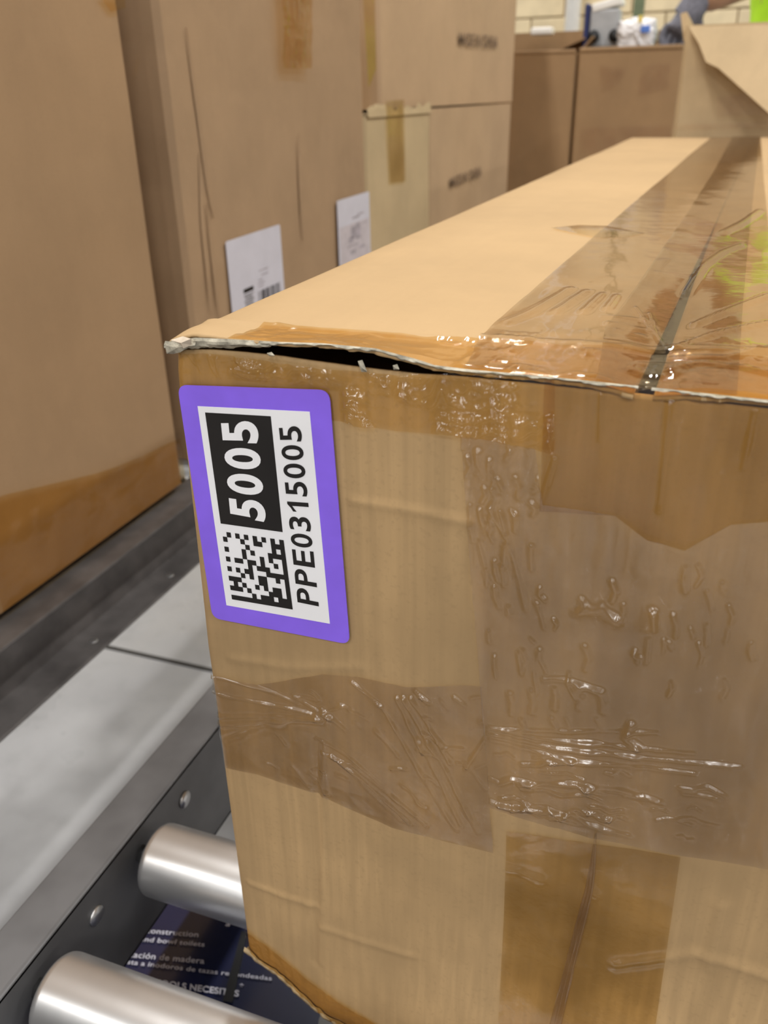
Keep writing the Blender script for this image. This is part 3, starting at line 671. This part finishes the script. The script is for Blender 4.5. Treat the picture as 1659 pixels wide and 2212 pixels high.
Cc = ring_carton('shipping_carton', 'narrow pale carton with a tape strip down its face and open top edge', XF-.45, XF, 1.499, 1.878, ZC+.002, ZC+.404, M['left_c'], 17, flaps=False)
Dc = ring_carton('shipping_carton', 'dull brown carton with dark stamped text, beneath another carton', XF-.5, XF-.004, 1.886, 2.69, ZC+.002, ZC+.405, M['left_d'], 23)
Ec = ring_carton('shipping_carton', 'warm brown carton with stamped text, stacked on a dull brown carton', XF-.5, XF-.008, 1.60, 2.72, ZC+.4135, ZC+.95, M['left_e'], 29, amp=.003)
def xface(name, pts, mat, parent, off, x=XF, wr=None, nu=2, nv=2, th=0):
    """patch tl,tr,br,bl (pixels) on a face looking +x, in the parent's own frame"""
    q = [yz(p, x) for p in pts]; s, t = np.meshgrid(np.linspace(0, 1, nu), np.linspace(0, 1, nv), indexing='ij'); P = bil(q, s, t)
    h_ = np.zeros_like(s) if wr is None else wr(P[..., 0], P[..., 1])
    L_ = parent.location; V = np.stack([np.full_like(s, x+off-L_.x)+h_, P[..., 0]-L_.y, P[..., 1]-L_.z], -1).reshape(-1, 3)
    return mesh(name, V, grid_faces(nu, nv, 0, True), mat, parent, smooth=True, attr=np.zeros(nu*nv))
# tape wrapped around the bottom of the nearest one
qa = []
L_ = A.location; tp_top = [(-60, 1095), (0, 1068), (100, 1045), (200, 1022), (250, 1005), (300, 985), (345, 962), (386, 945)]
aa = resamp([yz(p) for p in tp_top], 70); V = []
for (y, z) in aa:
    y = min(y, .826)
    for j in range(26):
        zz = z+(ZC+.004-z)*j/25; V.append((XF+.0038+.0012*float(ridged(y*40, zz*40, 5, 2))-L_.x, y-L_.y, zz-L_.z))
o = mesh('tape_strip', V, grid_faces(70, 26, 0, True), M['tape_o'], A, smooth=True, attr=np.zeros(len(V)))
xface('tape_strip', [(206, -10), (262, -10), (264, 18), (232, 26)], M['tape_o'], A, .004)
# labels and tape on the tall one
def labelB(tl, tr, hgt, name, x, parent):
    a = np.array(yz(tl, x)); b = np.array(yz(tr, x)); q = [a, b, b+np.array([.0, -hgt]), a+np.array([0, -hgt])]; L_ = parent.location
    loc = lambda p, o_: (x+o_-L_.x, p[0]-L_.y, p[1]-L_.z)
    r = rounded_quad(q, .004, 3)
    o = slab(name, [loc(p, .0048) for p in r], .0004, (1, 0, 0), M['lab_grey'], parent)
    return o, q, loc
def patchq(nm, q, loc, a0, b0, a1, b1, mat, par, o_=.0051):
    P = [bil(q, a, b*.66) for a, b in ((a0, b0), (a1, b0), (a1, b1), (a0, b1))]
    return mesh(nm, [loc(p, o_) for p in P], [(3, 2, 1, 0)], mat, par)
l1, q1, loc1 = labelB((480, 522), (598, 484), .165, 'address_label', XF, Bc); l1['label'] = 'white address label with a barcode'
patchq('print_bar', q1, loc1, .22, .62, .40, .67, M['ink'], l1)
for k in range(12): patchq('print_bar', q1, loc1, .22+.01*(k % 3), .69+k*.025, .40-.015*((k*5) % 3), .708+k*.025, M['ink_grey'], l1)
for b_, a0, a1 in ((.47, .52, .70), (.53, .56, .70), (.58, .50, .58), (.62, .48, .62), (.66, .48, .60)): patchq('print_line', q1, loc1, a0, b_, a1, b_+.012, M['ink_mauve'], l1)
random.seed(5); x_ = .48
while x_ < .92:
    wd = random.choice((.008, .012, .02, .028)); patchq('barcode_bar', q1, loc1, x_, .72, x_+wd, .96, M['ink'] if random.random() < .6 else M['ink_grey'], l1); x_ += wd+random.choice((.008, .012, .02))
l2, q2, loc2 = labelB((722, 434), (792, 413), .165, 'address_label', XF, Bc); l2['label'] = 'white address label with smudged print'
for (a0, b0, a1, b1) in ((.42, .31, .66, .335), (.6, .28, .8, .30), (.38, .45, .52, .62), (.52, .42, .68, .66), (.3, .6, .45, .68), (.25, .72, .6, .74), (.35, .80, .5, .86), (.62, .78, .8, .83), (.72, .44, .9, .46)):
    patchq('print_smudge', q2, loc2, a0, b0, a1, b1, M['ink_mauve'], l2)
patchq('tinted_field', q2, loc2, .04, .40, .96, .98, plain('pinkish_print', (.60, .55, .58), .6, var=.06, sc=80), l2, .00495)
xface('tape_strip', [(590, -60), (662, -60), (658, 148), (598, 148)], film('brown_tape_end', (.86, .72, .52), rough=.06), Bc, .006, wr=lambda y, z: .007*ridged(y*50, z*30, 9, 2), nu=40, nv=70)
# crushed vertical creases of the tall carton's near corner
for pts in ([(395, 60), (425, 260), (445, 420), (455, 470)], [(425, 330), (432, 480), (452, 680)], [(440, 440), (455, 560), (470, 690)], [(640, 290), (645, 420), (650, 520)]):
    bmc = bmesh.new(); qs = [yz(p) for p in pts]; rs = resamp(qs, 12); L_ = Bc.location; pv = None
    for i, (y, z) in enumerate(rs):
        wd = .004*math.sin(math.pi*(i+.3)/12)
        c = [bmc.verts.new((XF+.0032-L_.x, y-wd-L_.y, z-L_.z)), bmc.verts.new((XF+.0048-L_.x, y-L_.y, z-L_.z)), bmc.verts.new((XF+.0032-L_.x, y+wd*.5-L_.y, z-L_.z))]
        if pv: bmc.faces.new((pv[0], pv[1], c[1], c[0])); bmc.faces.new((pv[1], pv[2], c[2], c[1]))
        pv = c
    bm_obj('crease_ridge', bmc, M['left_b'], Bc)
# narrow carton: tape, torn top edge
xface('tape_strip', [(830, 219), (868, 215), (872, 392), (838, 396)], M['tape_l'], Cc, .004)
L_ = Cc.location; V = []; ys = np.linspace(1.505, 1.874, 90)
for y in ys:
    hh = .002+.014*float(fbm(y*45, 0, 5)); lean = -.02*float(vn(y*9, 1, 6))
    V += [(XF-.004-L_.x, y-L_.y, .398), (XF+.0035-L_.x, y-L_.y, .400), (XF+.003+lean*.1-L_.x, y-L_.y, .402+hh*.9), (XF+.001-L_.x, y-L_.y, .404+hh*1.3)]
mesh('torn_edge', V, grid_faces(90, 4, 0, True), M['left_c'], Cc)
box('top_flap', (0, 0, .4035), (.43, .36, .003), M['left_c'], Cc)
# stamped words
def stamp(px, body, x, parent, off):
    q = [yz(p, x) for p in px]; L_ = parent.location
    return text_on('stamped_text', body, q, lambda p: (x+off-L_.x, p[0]-L_.y, p[1]-L_.z), M['stamp'], parent, bold=.02)
stamp(((988, 70), (1072, 78), (1072, 106), (988, 98)), 'MADE IN CHINA', XF-.008, Ec, .005)
stamp(((968, 384), (1036, 358), (1037, 381), (970, 406)), 'MADE IN CHINA', XF-.004, Dc, .005)
xface('tape_strip', [(775, -40), (802, -40), (806, 150), (790, 190)], M['tape_o'], Ec, .0055, x=XF-.008)

# ------------------------------------------------------------------ far boxes
YF = 2.85
fl_, fr_ = hy((1250, 110), YF), hy((1478, 103), YF); zt_ = float(fl_[2])
Fb = ring_carton('storage_box', 'tall open brown box holding packed goods, taped across its face', float(fl_[0]), float(fr_[0]), YF, YF+.42, 0.002, zt_, M['dark'], 31, open_top=True, amp=.003)
f2 = hy((1100, 112), YF)
F2 = ring_carton('storage_box', 'tall dark brown open box with raised flaps, beside the block wall boxes', float(f2[0])-.12, float(fl_[0])-.006, YF, YF+.40, 0.002, zt_-.002, M['dark'], 37, open_top=True, amp=.003)
F2['label'] = 'tall plain dark brown open box with raised flaps'
def yface(name, px, mat, parent, y, off, nu=2, nv=2, wr=None):
    q = [(float(hy(p, y)[0]), float(hy(p, y)[2])) for p in px]; s, t = np.meshgrid(np.linspace(0, 1, nu), np.linspace(0, 1, nv), indexing='ij'); P = bil(q, s, t); L_ = parent.location
    h_ = np.zeros_like(s) if wr is None else wr(P[..., 0], P[..., 1])
    V = np.stack([P[..., 0]-L_.x, np.full_like(s, y-off-L_.y)-h_, P[..., 1]-L_.z], -1).reshape(-1, 3)
    return mesh(name, V, grid_faces(nu, nv, 0, True), mat, parent, smooth=True, attr=np.full(nu*nv, .2))
paleT = film('dull_tape', (.97, .93, .90), rough=.22, ior=1.7)
yface('tape_strip', [(1296, 140), (1350, 148), (1335, 185), (1300, 200)], paleT, Fb, YF, .004)
yface('tape_strip', [(1388, 140), (1448, 135), (1446, 190), (1378, 205)], paleT, Fb, YF, .004)
yface('tape_strip', [(1254, 276), (1448, 270), (1448, 320), (1252, 330)], paleT, Fb, YF, .004)
Lf = Fb.location; wF = float(fr_[0]-fl_[0])
box('rolled_rim', (0, -.21+.002, zt_), (wF-.004, .012, .012), M['dark'], Fb, bev=.004)
box('top_flap', (-wF/2+.02, 0, zt_+.015), (.004, .40, .05), M['dark'], Fb, rot=Matrix.Rotation(.7, 4, 'Y'))
box('top_flap', (0, .208, zt_+.03), (wF-.01, .004, .07), M['dark'], Fb)
L2 = F2.location; w2 = (float(fl_[0])-.006)-(float(f2[0])-.12)
box('top_flap', (0, .202, zt_+.035), (w2-.01, .004, .075), M['dark'], F2)
box('top_flap', (w2/2-.03, .03, zt_+.018), (.09, .34, .004), M['dark'], F2, rot=Matrix.Rotation(-.35, 4, 'Y'))
box('rolled_rim', (0, -.198, zt_-.002), (w2-.004, .010, .010), M['dark'], F2, bev=.003)
pw = hy((1172, 68), YF+.3)
o = box('folded_paper', (pw[0], YF+.3, pw[2]), (.07, .05, .022), M['white_paint'], bev=.006); tag(o, 'folded white paper lying on the flap of a dark box', 'paper')
# goods in the open box
g = hy((1305, 60), YF+.12)
t = empty('packed_device', (g[0]+.004, YF+.12, zt_+.005)); tag(t, 'grey plastic device with white lid and two round black knobs', 'device')
rotd = Matrix.Rotation(-.22, 4, 'Y')
box('body', (0, 0, .055), (.085, .08, .10), M['grey_plastic'], t, bev=.006)
box('lid', (.004, 0, .116), (.088, .085, .022), M['white_paint'], t, bev=.005, rot=rotd)
box('side_plate', (-.052, 0, .055), (.014, .09, .13), M['blue_plastic'], t, bev=.004)
for xk in (-.026, .034): lathe('knob', [(0, .0), (0, .017), (.012, .015), (.012, 0)], M['black'], t, seg=18, axis='Y', loc=(xk, -.053, .034))
g = hy((1376, 65), YF+.10)
t = empty('plastic_bag', (g[0], YF+.10, zt_-.03)); tag(t, 'crumpled white plastic bag with blue and yellow print', 'bag')
def crumple(name, sx, sy, sz, seed, mat, parent, sub=4, amp=.25, sq=.55):
    bm = bmesh.new(); bmesh.ops.create_icosphere(bm, subdivisions=sub, radius=1)
    for v in bm.verts:
        p = v.co; k = max(abs(p.x), abs(p.y), abs(p.z)); q = p.lerp(p/k*.85, sq)
        n_ = float(ridged(p.x*3+p.z*2+seed, p.y*3+p.z*1.4, seed, 3))
        q = q*(1+amp*(n_-.5)); v.co = Vector((q.x*sx, q.y*sy, (q.z+1)*sz))
    return bm_obj(name, bm, mat, parent)
crumple('bag_body', .060, .06, .058, 4, M['bag'], t)
for nm, px, mt in (('print_patch', (1393, 62), M['blue_print']), ('print_patch', (1382, 40), M['yellow_print'])):
    q = hy(px, YF+.02); L_ = t.location; bm = bmesh.new(); bx(bm, (q[0]-L_.x, -.062, q[2]-L_.z), (.026 if mt is M['blue_print'] else .012, .006, .018), bev=.002); bm_obj(nm, bm, mt, t)

# open carton behind the long one, front flap hanging
YG = 1.995
gl_, gr_ = hy((1472, 55), YG), hy((1450, 290), YG); zg = float(gl_[2]); xg = float(gr_[0])+.004
Gb = ring_carton('open_carton', 'open tan carton with a torn flap hanging down its front', xg, xg+.37, YG, YG+.42, ZC+.002, zg, M['open'], 43, open_top=True, amp=.005)
LG = Gb.location
fl_px = [(1487, 57), (1720, 52), (1760, 330), (1659, 243), (1600, 190), (1552, 147), (1525, 134), (1510, 95)]
V = []
top_z = zg
for p in fl_px:
    q = hy(p, YG-.02); lean = max(0, (top_z-q[2]))*.45
    q = hy(p, YG-.008-lean); V.append((q[0]-LG.x, q[1]-LG.y, q[2]-LG.z))
bm = bmesh.new(); vs = [bm.verts.new(v) for v in V]; f_ = bm.faces.new(vs); bmesh.ops.triangulate(bm, faces=[f_])
o = bm_obj('hanging_flap', bm, M['open_in'], Gb); sm = o.modifiers.new('th', 'SOLIDIFY'); sm.thickness = .004
yface('tape_strip', [(1548, 210), (1650, 195), (1650, 248), (1548, 252)], paleT, Gb, YG, .007)
yface('tape_strip', [(1458, 268), (1659, 265), (1659, 276), (1457, 280)], paleT, Gb, YG, .008)
box('top_flap', (-.185-.004, .02, zg-LG.z+.0), (.012, .38, .05), M['open'], Gb, rot=Matrix.Rotation(-.25, 4, 'Y'))
box('top_flap', (0.01, .212, zg-LG.z-.004), (.33, .004, .012), M['open'], Gb)

# ------------------------------------------------------------------ navy printed carton under the rollers
ZN = ZC-.16
nav = empty('printed_carton', (-.15, .22, 0)); tag(nav, 'glossy navy carton with small white print, standing beneath the rollers', 'carton')
bm = bmesh.new(); bx(bm, (0, 0, ZN/2), (.46, .44, ZN-.002), bev=.003); bm_obj('body', bm, M['navy'], nav)
def nv_(p): q = hz(p, ZN+.0004); return (float(q[0]), float(q[1]))
def ntext(px, body, bold=.012):
    q = [nv_(p) for p in px]; return text_on('printed_text', body, q, lambda p: (p[0]+.15, p[1]-.22, ZN+.0006), M['navy_text'], nav, bold)
zn = lambda x, y: (220+x*.34961, 1900+y*.34961)
ntext((zn(120, 285), zn(598, 325), zn(595, 357), zn(105, 318)), 'wood construction')
ntext((zn(95, 338), zn(638, 388), zn(632, 416), zn(80, 368)), 'fits round bowl toilets')
ntext((zn(60, 432), zn(636, 486), zn(632, 522), zn(45, 470)), 'fabricación de madera')
ntext((zn(30, 478), zn(1052, 598), zn(1048, 634), zn(15, 516)), 'se ajusta a inodoros de tazas redondeadas')
ntext((zn(330, 615), zn(850, 685), zn(845, 726), zn(325, 656)), 'TOOLS NECESITAS', .03)
ntext((zn(853, 640), zn(878, 644), zn(874, 672), zn(849, 668)), '*', .03)
ntext((zn(772, 258), zn(800, 262), zn(790, 292), zn(762, 288)), 's', .03)
P = [nv_(zn(*p)) for p in ((864, 320), (898, 330), (808, 760), (748, 752))]
slab('packing_strap', [(a+.15, b-.22, ZN+.0012) for a, b in P], .0014, (0, 0, 1), plain('strap_black', (.012, .012, .013), .25), nav)
c0 = nv_(zn(1560, 900)); bm = bmesh.new()
bmesh.ops.create_circle(bm, cap_ends=True, radius=.026, segments=40, matrix=Matrix.Translation((c0[0]+.15, c0[1]-.22, ZN+.0006)))
bm_obj('printed_disc', bm, M['grey_print'], nav)

# ------------------------------------------------------------------ person reaching into the open box
def skinmesh(name, verts, edges, rad, mat, parent=None, sub=2, root=0):
    me = bpy.data.meshes.new(name); me.from_pydata(verts, edges, []); me.update()
    o = bpy.data.objects.new(name, me); COL.objects.link(o)
    o.modifiers.new('skin', 'SKIN'); sk = me.skin_vertices[0].data
    for i, r in enumerate(rad):
        sk[i].radius = (r, r) if not isinstance(r, tuple) else r
        sk[i].use_root = (i == root)
    s = o.modifiers.new('sub', 'SUBSURF'); s.levels = sub; s.render_levels = sub
    dg = bpy.context.evaluated_depsgraph_get(); m2 = bpy.data.meshes.new_from_object(o.evaluated_get(dg)); m2.name = name
    bpy.data.objects.remove(o); m2.materials.clear(); m2.materials.append(mat); m2.polygons.foreach_set('use_smooth', [True]*len(m2.polygons))
    return link(bpy.data.objects.new(name, m2), parent)
PX, PY = .205, 3.36
per = empty('person', (PX, PY, 0)); tag(per, 'person in lime hi-vis vest and grey work gloves reaching into an open box', 'person')
def w2l(p): return (p[0]-PX, p[1]-PY, p[2])
wr_ = np.array([-.118, 2.94, ZC+.655]); el = np.array([.125, 2.95, ZC+.745]); sh = np.array([PX-.10, PY-.19, ZC+.84])
sh2 = np.array([PX-.10, PY+.19, ZC+.84]); el2 = np.array([PX-.12, PY+.27, ZC+.55]); wr2 = np.array([PX-.30, PY+.20, ZC+.40])
V = [(PX, PY, .98), (PX+.01, PY, 1.16), (PX-.01, PY, 1.37), (PX-.08, PY, 1.56), (PX-.12, PY, 1.66), (PX-.165, PY, 1.75), (PX-.17, PY, 1.83),
     tuple(sh), tuple(el), tuple(wr_), tuple(sh2), tuple(el2), tuple(wr2),
     (PX, PY-.10, .88), (PX-.03, PY-.12, .48), (PX+.01, PY-.13, .09), (PX-.14, PY-.14, .05), (PX, PY+.10, .88), (PX+.04, PY+.12, .48), (PX+.08, PY+.13, .09), (PX-.07, PY+.14, .05), (PX-.155, PY, 1.915)]
E_ = [(0, 1), (1, 2), (2, 3), (3, 4), (4, 5), (5, 6), (3, 7), (7, 8), (8, 9), (3, 10), (10, 11), (11, 12), (0, 13), (13, 14), (14, 15), (15, 16), (0, 17), (17, 18), (18, 19), (19, 20), (6, 21)]
Rr = [(.12, .15), (.11, .13), (.12, .15), (.10, .12), .062, .098, .118, .06, .05, .040, .06, .045, .032, .085, .06, .042, .04, .085, .06, .042, .04, .075]
skinmesh('body', [w2l(v) for v in V], E_, Rr, M['skin'], per)
Vs = [w2l(v) for v in [(PX, PY, .94), (PX+.01, PY, 1.16), (PX-.01, PY, 1.37), (PX-.08, PY, 1.56), tuple(sh), tuple(sh*.4+el*.6), tuple(sh2), tuple(sh2*.5+el2*.5)]]
skinmesh('shirt', Vs, [(0, 1), (1, 2), (2, 3), (3, 4), (4, 5), (3, 6), (6, 7)], [(.13, .165), (.125, .145), (.132, .165), (.11, .13), .078, .066, .078, .066], M['hivis'], per)
ve = skinmesh('vest', [w2l(v) for v in [(PX, PY, .92), (PX+.01, PY, 1.16), (PX-.01, PY, 1.37), (PX-.08, PY, 1.56), tuple(sh*.85+np.array([PX-.1, PY, ZC+.84])*.15), tuple(sh2*.85+np.array([PX-.1, PY, ZC+.84])*.15)]], [(0, 1), (1, 2), (2, 3), (3, 4), (3, 5)], [(.155, .185), (.15, .165), (.16, .185), (.125, .145), .088, .088], M['hivis'], per)
for zb_ in (1.02, 1.14):
    lathe('reflective_band', [(-.025, .158), (0, .166), (.025, .158)], M['tapeband'], ve, seg=36, axis='Z', loc=(0, 0, zb_)).scale = (1, 1.16, 1)
Vt = [w2l(v) for v in [(PX+.005, PY, 1.07), (PX, PY, .95), (PX, PY-.09, .84), (PX-.03, PY-.12, .48), (PX+.01, PY-.13, .12), (PX, PY+.09, .84), (PX+.04, PY+.12, .48), (PX+.08, PY+.13, .12)]]
skinmesh('trousers', Vt, [(0, 1), (1, 2), (2, 3), (3, 4), (1, 5), (5, 6), (6, 7)], [(.15, .17), (.15, .175), .11, .082, .066, .11, .082, .066], M['denim'], per)
for (bx_, by_) in ((PX+.01, PY-.13), (PX+.08, PY+.13)):
    skinmesh('boot', [w2l(v) for v in [(bx_, by_, .16), (bx_, by_, .06), (bx_-.08, by_, .048), (bx_-.16, by_, .042)]], [(0, 1), (1, 2), (2, 3)], [.06, .058, .05, .042], M['boot'], per)
# head details
hc = np.array([PX-.17, PY, 1.82])
crumple('hair', .112, .106, .072, 9, M['hair'], per, 4, .07, 0).location = w2l((hc[0]+.022, hc[1], hc[2]+.008))
for s in (-1, 1):
    box('ear', w2l((hc[0]+.012, hc[1]+s*.088, hc[2]-.02)), (.03, .014, .055), M['skin'], per, bev=.006)
    lathe('eye', [(-.008, 0), (-.006, .006), (0, .009), (.006, .006), (.008, 0)], M['black'], per, seg=12, loc=w2l((hc[0]-.084, hc[1]+s*.031, hc[2]-.005)))
skinmesh('nose', [w2l((hc[0]-.086, hc[1], hc[2]-.005)), w2l((hc[0]-.108, hc[1], hc[2]-.04))], [(0, 1)], [.01, .014], M['skin'], per, 2)
box('mouth', w2l((hc[0]-.082, hc[1], hc[2]-.07)), (.012, .045, .012), plain('lips', (.35, .16, .12), .5), per, bev=.004)
# gloved hand folded over the wall of the open box
def hand(wr, dirv, side, nrm, nm):
    d = Vector(dirv).normalized(); s = Vector(side).normalized(); n = Vector(nrm).normalized(); w0 = Vector(wr)
    pts = []; ed = []; rd = []
    def add(p, r, prev=None):
        pts.append(w2l(tuple(p))); rd.append(r)
        if prev is not None: ed.append((prev, len(pts)-1))
        return len(pts)-1
    a = add(w0-d*.05, .046); b = add(w0, .042, a); c = add(w0+d*.045, (.048, .032), b); e = add(w0+d*.085, (.048, .027), c)
    for k, (off, ln) in enumerate(((-.031, .070), (-.010, .080), (.011, .076), (.031, .060))):
        q = w0+d*.088+s*off; i0 = add(q, .0115, e); q = q+(d*.9+n*.35)*ln*.45; i1 = add(q, .0108, i0); q = q+(d*.45+n*.85)*ln*.32; i2 = add(q, .010, i1); q = q+(d*.05+n*1)*ln*.26; add(q, .0085, i2)
    q = w0+d*.03-s*.034; i0 = add(q, .0145, c); q = q+(d*.5-s*.75+n*.3)*.04; i1 = add(q, .0125, i0); q = q+(d*.8-s*.2+n*.5)*.032; add(q, .010, i1)
    return skinmesh(nm, pts, ed, rd, M['glove'], per, 2, 1)
d_ = np.array([-.55, -.05, -.80])
hand(wr_, d_, (-.75, -.35, .45), (.45, -.25, -.5), 'glove')
hand(wr2, wr2-el2, (0, 0, 1), (-.2, -.8, 0), 'glove')
